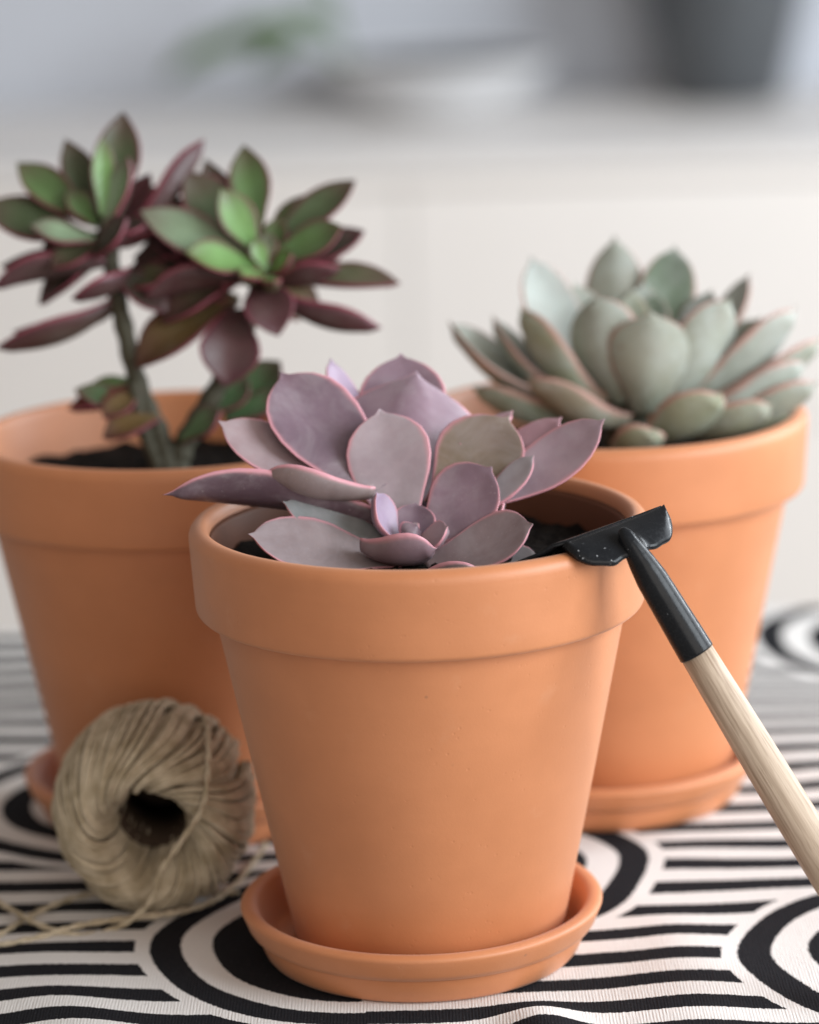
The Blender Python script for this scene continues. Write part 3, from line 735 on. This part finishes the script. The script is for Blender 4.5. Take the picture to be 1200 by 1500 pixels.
STRAND_3 = [(-155.5, 14.6, 5.5), (-146.8, 20.5, 5.5), (-141.1, 32.1, 5.5), (-130.8, 48.4, 5.5), (-117.4, 59.2, 5.5), (-100.6, 59.9, 5.5), (-78.8, 57.3, 5.5), (-66.6, 54.9, 5.5)]
COLOURS = {
    'pinkl': (0.42, 0.31, 0.345),
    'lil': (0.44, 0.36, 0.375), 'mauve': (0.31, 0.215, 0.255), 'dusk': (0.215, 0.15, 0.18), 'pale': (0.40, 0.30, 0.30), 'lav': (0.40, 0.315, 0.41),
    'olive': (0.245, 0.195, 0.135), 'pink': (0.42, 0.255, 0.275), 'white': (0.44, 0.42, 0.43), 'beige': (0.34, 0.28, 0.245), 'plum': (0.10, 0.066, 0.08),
    'dust': (0.315, 0.26, 0.255), 'teal': (0.215, 0.235, 0.225), 'rose': (0.31, 0.235, 0.235), 'rosel': (0.40, 0.28, 0.30),
    'sage': (0.285, 0.302, 0.25), 'sagel': (0.31, 0.34, 0.295), 'saged': (0.165, 0.215, 0.155), 'mint': (0.34, 0.37, 0.335), 'sageo': (0.30, 0.32, 0.21),
    'dgreen': (0.070, 0.098, 0.045), 'green': (0.10, 0.18, 0.06), 'bgreen': (0.17, 0.33, 0.10), 'pgreen': (0.23, 0.32, 0.20), 'bgreend': (0.09, 0.16, 0.07),
    'burg': (0.082, 0.034, 0.036), 'dburg': (0.052, 0.042, 0.030), 'burgg': (0.085, 0.060, 0.038), 'olgreen': (0.085, 0.085, 0.045), 'redgreen': (0.15, 0.095, 0.035), 'red': (0.22, 0.06, 0.035)}

def plant(name, label, leaves, mat, th, base, seed, tone=(1, 1, 1)):
    root = empty(name, base)
    inv = np.array(base)
    for k, r in enumerate(leaves):
        b = np.array(r[0:3]) / 1000 - inv; t_ = np.array(r[3:6]) / 1000 - inv
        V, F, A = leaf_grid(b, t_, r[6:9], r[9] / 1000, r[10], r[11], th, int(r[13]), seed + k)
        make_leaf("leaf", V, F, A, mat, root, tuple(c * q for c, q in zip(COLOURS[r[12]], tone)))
    tag(root, label, "succulent", "potted succulents")
    return root
def stem_part(root, pts, r0, r1):
    P = catmull(np.array(pts), 8)
    rr = np.linspace(r0, r1, len(P)) * (1 + 0.10 * np.sin(np.arange(len(P)) * 1.7))
    v, f = tube(P, rr, 10); return mesh_obj("stem", v, f, STEM, root)

zs = 0.136
pf = plant("rosette_succulent", "lilac rosette succulent with pink edged leaves and pointed tips", LEAVES_FRONT, LEAF_F, 0.0030, (0.0, -0.006, zs), 10, (0.88, 0.86, 0.90))
stem_part(pf, [(0, 0.004, -0.001), (-0.002, 0.006, 0.004), (-0.003, 0.008, 0.009)], 0.006, 0.005)
pa = plant("rosette_succulent", "pale sage green rosette succulent with thick spoon shaped leaves", LEAVES_SAGE, LEAF_A, 0.0046, (AP[0] + 0.008, AP[1], zs), 60)
stem_part(pa, [(0, 0, -0.001), (0.0, 0.0, 0.010), (0.0, 0.0, 0.024)], 0.009, 0.008)
pb = plant("branching_succulent", "tall succulent with two heads of green leaves edged in burgundy", LEAVES_BURGUNDY, LEAF_B, 0.0034, (BP[0], BP[1] - 0.003, zs), 140)
ob = np.array([BP[0], BP[1] - 0.003, zs])
for S_, ra, rb_ in ((STEM_A, .0030, .0042), (STEM_B, .0030, .0044), (STEM_C, .0022, .0030)):
    stem_part(pb, np.array(S_) / 1000 - ob, ra, rb_)

# ------------------------------------------------------------------ ball of twine
HOLLOW_SHADE = plain("hollow_shade", (0.060, 0.040, 0.028), 0.9, 0.1, 0.2, 200)  # dark brown that paints the shade of the twine's hollow
def twine_ball():
    R = 0.0335
    c = np.array([-0.0945, 0.055, R + 0.0012 + Z0])
    root = empty("twine_ball", (c[0], c[1], 0.0))
    ax = np.array([-0.03, -1.0, -0.13]); ax /= np.linalg.norm(ax)
    e1 = np.array([0, 0, 1.0]); e1 = e1 - ax * (e1 @ ax); e1 /= np.linalg.norm(e1); e2 = np.cross(ax, e1)
    o0 = np.array([0, 0, c[2]])
    def pt(phi, th, g=0.0):
        """phi runs once round the wound cross-section, th round the axis"""
        rc, ra, sa = 0.0235, 0.0101, 0.0258
        ra, sa = ra + g, sa + g
        cp, sp_ = math.cos(phi), math.sin(phi)
        q = (abs(cp) ** 2.4 + abs(sp_) ** 2.4) ** (-1 / 2.4)
        rho = rc + ra * cp * q; s = sa * sp_ * q * (1 - 0.18 * max(0, cp))
        return o0 + ax * s + (e1 * math.cos(th) + e2 * math.sin(th)) * rho
    # solid inside
    P = Parts(); n1, n2 = 64, 28
    V = [pt(2 * math.pi * j / n2, 2 * math.pi * i / n1, -0.0026) for i in range(n1) for j in range(n2)]
    F = [(i * n2 + j, ((i + 1) % n1) * n2 + j, ((i + 1) % n1) * n2 + (j + 1) % n2, i * n2 + (j + 1) % n2) for i in range(n1) for j in range(n2)]
    mesh_obj("core", V, F, TWINE, root)
    # added dark liner standing for deep shade in the hollow, closed at the far end
    V, F = [], []
    for s_, r_ in ((0.009, 0.0119), (0.009, 0.0113), (-0.0235, 0.0111), (-0.0245, 0.0119)):
        V += [o0 + ax * s_ + (e1 * math.cos(2 * math.pi * i / 40) + e2 * math.sin(2 * math.pi * i / 40)) * r_ for i in range(40)]
    for k in (0, 1, 2, 3):
        F += [(k * 40 + i, k * 40 + (i + 1) % 40, ((k + 1) % 4) * 40 + (i + 1) % 40, ((k + 1) % 4) * 40 + i) for i in range(40)]
    F.append(tuple(80 + i for i in range(40)))
    mesh_obj("shade_liner", V, F, HOLLOW_SHADE, root)
    rng = random.Random(3)
    path = []; th = 0.0; per = 34; turns = 230
    for k in range(turns):
        adv = 2.05 + rng.uniform(-0.16, 0.16); g = rng.uniform(-0.0008, 0.0016)
        for j in range(per):
            u = j / per
            # most of the sideways travel happens while crossing the outside
            tt = th + adv * (u - 0.13 * math.sin(4 * math.pi * u) * 0.5)
            path.append(pt(2 * math.pi * u - math.pi, tt, g + 0.0003 * math.sin(5 * u * 6.28 + k)))
        th += adv + (0.0307 if k % 2 else -0.011) + rng.uniform(-.02, .02)
    v, f = tube(np.array(path), 0.00072, 6); mesh_obj("winding", v, f, TWINE, root)
    tag(root, "ball of natural jute twine with a hollow centre and loose ends", "twine")
    # loose ends: two-ply cord
    def cord(P, r, lab=None):
        C = catmull(P, 30); n = len(C)
        T = np.gradient(C, axis=0); ln = np.linalg.norm(T, axis=1); T /= ln[:, None]
        s = np.cumsum(ln); up = np.array([0, 0, 1.0])
        A = np.cross(T, up); A /= np.linalg.norm(A, axis=1)[:, None] + 1e-9; Bv = np.cross(A, T)
        part = Parts()
        for q in (0, math.pi):
            ph = s / 0.013 * 2 * math.pi + q
            Q = C + r * .36 * (np.cos(ph)[:, None] * A + np.sin(ph)[:, None] * Bv)
            part.add(*tube(Q, r * .62, 7))
        rg = np.random.RandomState(len(P) * 13)
        for _ in range(26):                                  # stray fibres
            i = rg.randint(2, n - 2); d = rg.normal(size=3) * .6 + T[i] * rg.choice([-1, 1]); d /= np.linalg.norm(d)
            d[2] = abs(d[2]); l = rg.uniform(.002, .005)
            part.add(*tube(np.array([C[i], C[i] + d * l * .5, C[i] + d * l + [0, 0, -.0004]]), .00008, 3))
        return part.build("loose_end", TWINE, root)
    w = lambda L: [tuple(np.array(q) / 1000 - np.array([c[0], c[1], 0])) for q in L]
    cord(w(STRAND_1), 0.0012)
    top = [pt(-0.25, -0.55, 0.0026), pt(0.45, -0.62, 0.0034), pt(1.15, -0.80, 0.0042), pt(1.75, -1.05, 0.0046)]
    hang = [o0 + np.array([0.004, -0.0335, -0.012]), o0 + np.array([-0.001, -0.0345, -0.024])]
    cord(top + hang + w(STRAND_2B)[1:], 0.0012)
    cord(w(STRAND_3), 0.0011)
twine_ball()

# ------------------------------------------------------------------ hand hoe leaning on the rim
def hoe():
    neck = np.array([0.0678, -0.0540, 0.1508]); foot = np.array([0.1475, -0.0720, 0.0120])
    d = foot - neck; L = np.linalg.norm(d); d /= L
    root = empty("hand_hoe", tuple(np.array([foot[0], foot[1], Z0])))
    o0 = np.array([foot[0], foot[1], Z0])
    rot = Vector(d).to_track_quat('Z', 'Y')
    # wooden handle: swells toward the grip, rounded end
    s0 = 0.0345
    prof = [(0.0, s0 + 0.001), (0.0050, s0 + 0.001)]
    for k in range(0, 15):
        s = s0 + 0.0012 + (L - s0 - 0.010) * k / 14; q = k / 14
        prof.append((0.0054 + 0.0014 * math.sin(min(1, q * 1.3) * math.pi * .5) - 0.0006 * max(0, q - .7), s))
    rl = prof[-1][0]
    prof += [(rl * math.cos(a), L - 0.009 + 0.009 * math.sin(a)) for a in np.linspace(0.25, 1.45, 6)] + [(0, L)]
    v, f = lathe(prof, 40, False)
    h = mesh_obj("handle", v, f, WOOD, root, True, tuple(neck - o0)); h.rotation_mode = 'QUATERNION'; h.rotation_quaternion = rot
    # ferrule: tapering rolled tube
    prof = [(0.0, -0.0105), (0.0012, -0.0100), (0.0024, -0.0080), (0.0033, -0.003), (0.0042, 0.002), (0.0050, 0.008), (0.0053, 0.018), (0.0056, 0.028), (0.00575, s0), (0.0058, s0 + 0.0006), (0.0057, s0 + 0.0010), (0.0053, s0 + 0.0009), (0.005, 0.02)]
    v, f = lathe(prof, 40, False)
    s = mesh_obj("ferrule", v, f, METAL, root, True, tuple(neck - o0)); s.rotation_mode = 'QUATERNION'; s.rotation_quaternion = rot
    # head: D-shaped flange pressed out of the sheet, folded into the blade
    fl, fr = np.array([0.0459, -0.0560, 0.1566]), np.array([0.0770, -0.0330, 0.1616])
    ex = (fr - fl); wd = np.linalg.norm(ex); ex /= wd
    ey = neck - (fl + fr) / 2; ey -= ex * (ey @ ex); hgt = np.linalg.norm(ey); ey /= hgt
    nz = np.cross(ex, ey); nz = nz if nz[1] < 0 else -nz           # toward the viewer's side
    mid = ((neck - fl) @ ex) / wd
    nu, nv = 41, 11
    T = 0.0011
    front, back = [], []
    for j in range(nv):
        q = j / (nv - 1)
        for i in range(nu):
            x = i / (nu - 1)
            # lower outline: rounded lobes each side, deeper at the neck
            a = abs(x - mid) / (mid if x < mid else 1 - mid)
            lobe = 0.0122 * (1 - a ** 5) ** .5 + 0.0012 * math.exp(-((a - .55) / .22) ** 2)
            neckd = 0.0032 * math.exp(-((x - mid) * wd / 0.0042) ** 2)
            dep = (lobe + neckd + 0.0004 * math.sin(x * 31)) * q
            bulge = 0.0034 * math.exp(-((x - mid) * wd / 0.0036) ** 2) * q ** 1.2
            curl = -0.0016 * (abs(x - .5) * 2) ** 3 * q + 0.0012 * math.sin(q * 3.0)
            P = fl + ex * (wd * x + (0.0016 * q * (1 if x > .5 else -1) * min(1, abs(x - .5) * 2) ** 6)) + ey * dep + nz * (bulge + curl)
            front.append(P); back.append(P - nz * T)
    n0 = len(front); F = []
    for j in range(nv - 1):
        for i in range(nu - 1):
            a, b, c_, e = j * nu + i, j * nu + i + 1, (j + 1) * nu + i + 1, (j + 1) * nu + i
            F += [(a, b, c_, e), (n0 + a, n0 + e, n0 + c_, n0 + b)]
    border = [i for i in range(nu)] + [j * nu + nu - 1 for j in range(1, nv)] + [(nv - 1) * nu + i for i in range(nu - 2, -1, -1)] + [j * nu for j in range(nv - 2, 0, -1)]
    for a, b in zip(border, border[1:] + border[:1]): F.append((a, n0 + a, n0 + b, b))
    mesh_obj("flange", [p_ - o0 for p_ in front + back], F, METAL, root)
    # blade: from the fold down into the pot
    bd = np.array([-0.62, 0.34, -0.62]); bd /= np.linalg.norm(bd)
    bn = np.cross(ex, bd); bn /= np.linalg.norm(bn)
    bl = 0.026; V = []; nb = 9
    for side in (0, 1):
        for j in range(nb):
            q = j / (nb - 1)
            for i in range(9):
                x = i / 8
                half = 1.0 + 0.10 * q
                P = fl + ex * wd * (.5 + (x - .5) * half) + bd * bl * q - nz * 0.0004 + np.array([-0.016, -0.004, 0.003]) * (1 - x) * q
                V.append(P + bn * (T * (side - .5)) - ey * 0.0010 * math.sin(min(1, q * 4) * math.pi))
    F = []; m = nb * 9
    for j in range(nb - 1):
        for i in range(8):
            a, b, c_, e = j * 9 + i, j * 9 + i + 1, (j + 1) * 9 + i + 1, (j + 1) * 9 + i
            F += [(a, b, c_, e), (m + a, m + e, m + c_, m + b)]
    border = [i for i in range(9)] + [j * 9 + 8 for j in range(1, nb)] + [(nb - 1) * 9 + i for i in range(7, -1, -1)] + [j * 9 for j in range(nb - 2, 0, -1)]
    for a, b in zip(border, border[1:] + border[:1]): F.append((a, m + a, m + b, b))
    mesh_obj("blade", [p_ - o0 for p_ in V], F, METAL, root)
    tag(root, "small garden hand hoe with black metal head and pale wooden handle", "garden tool")
hoe()
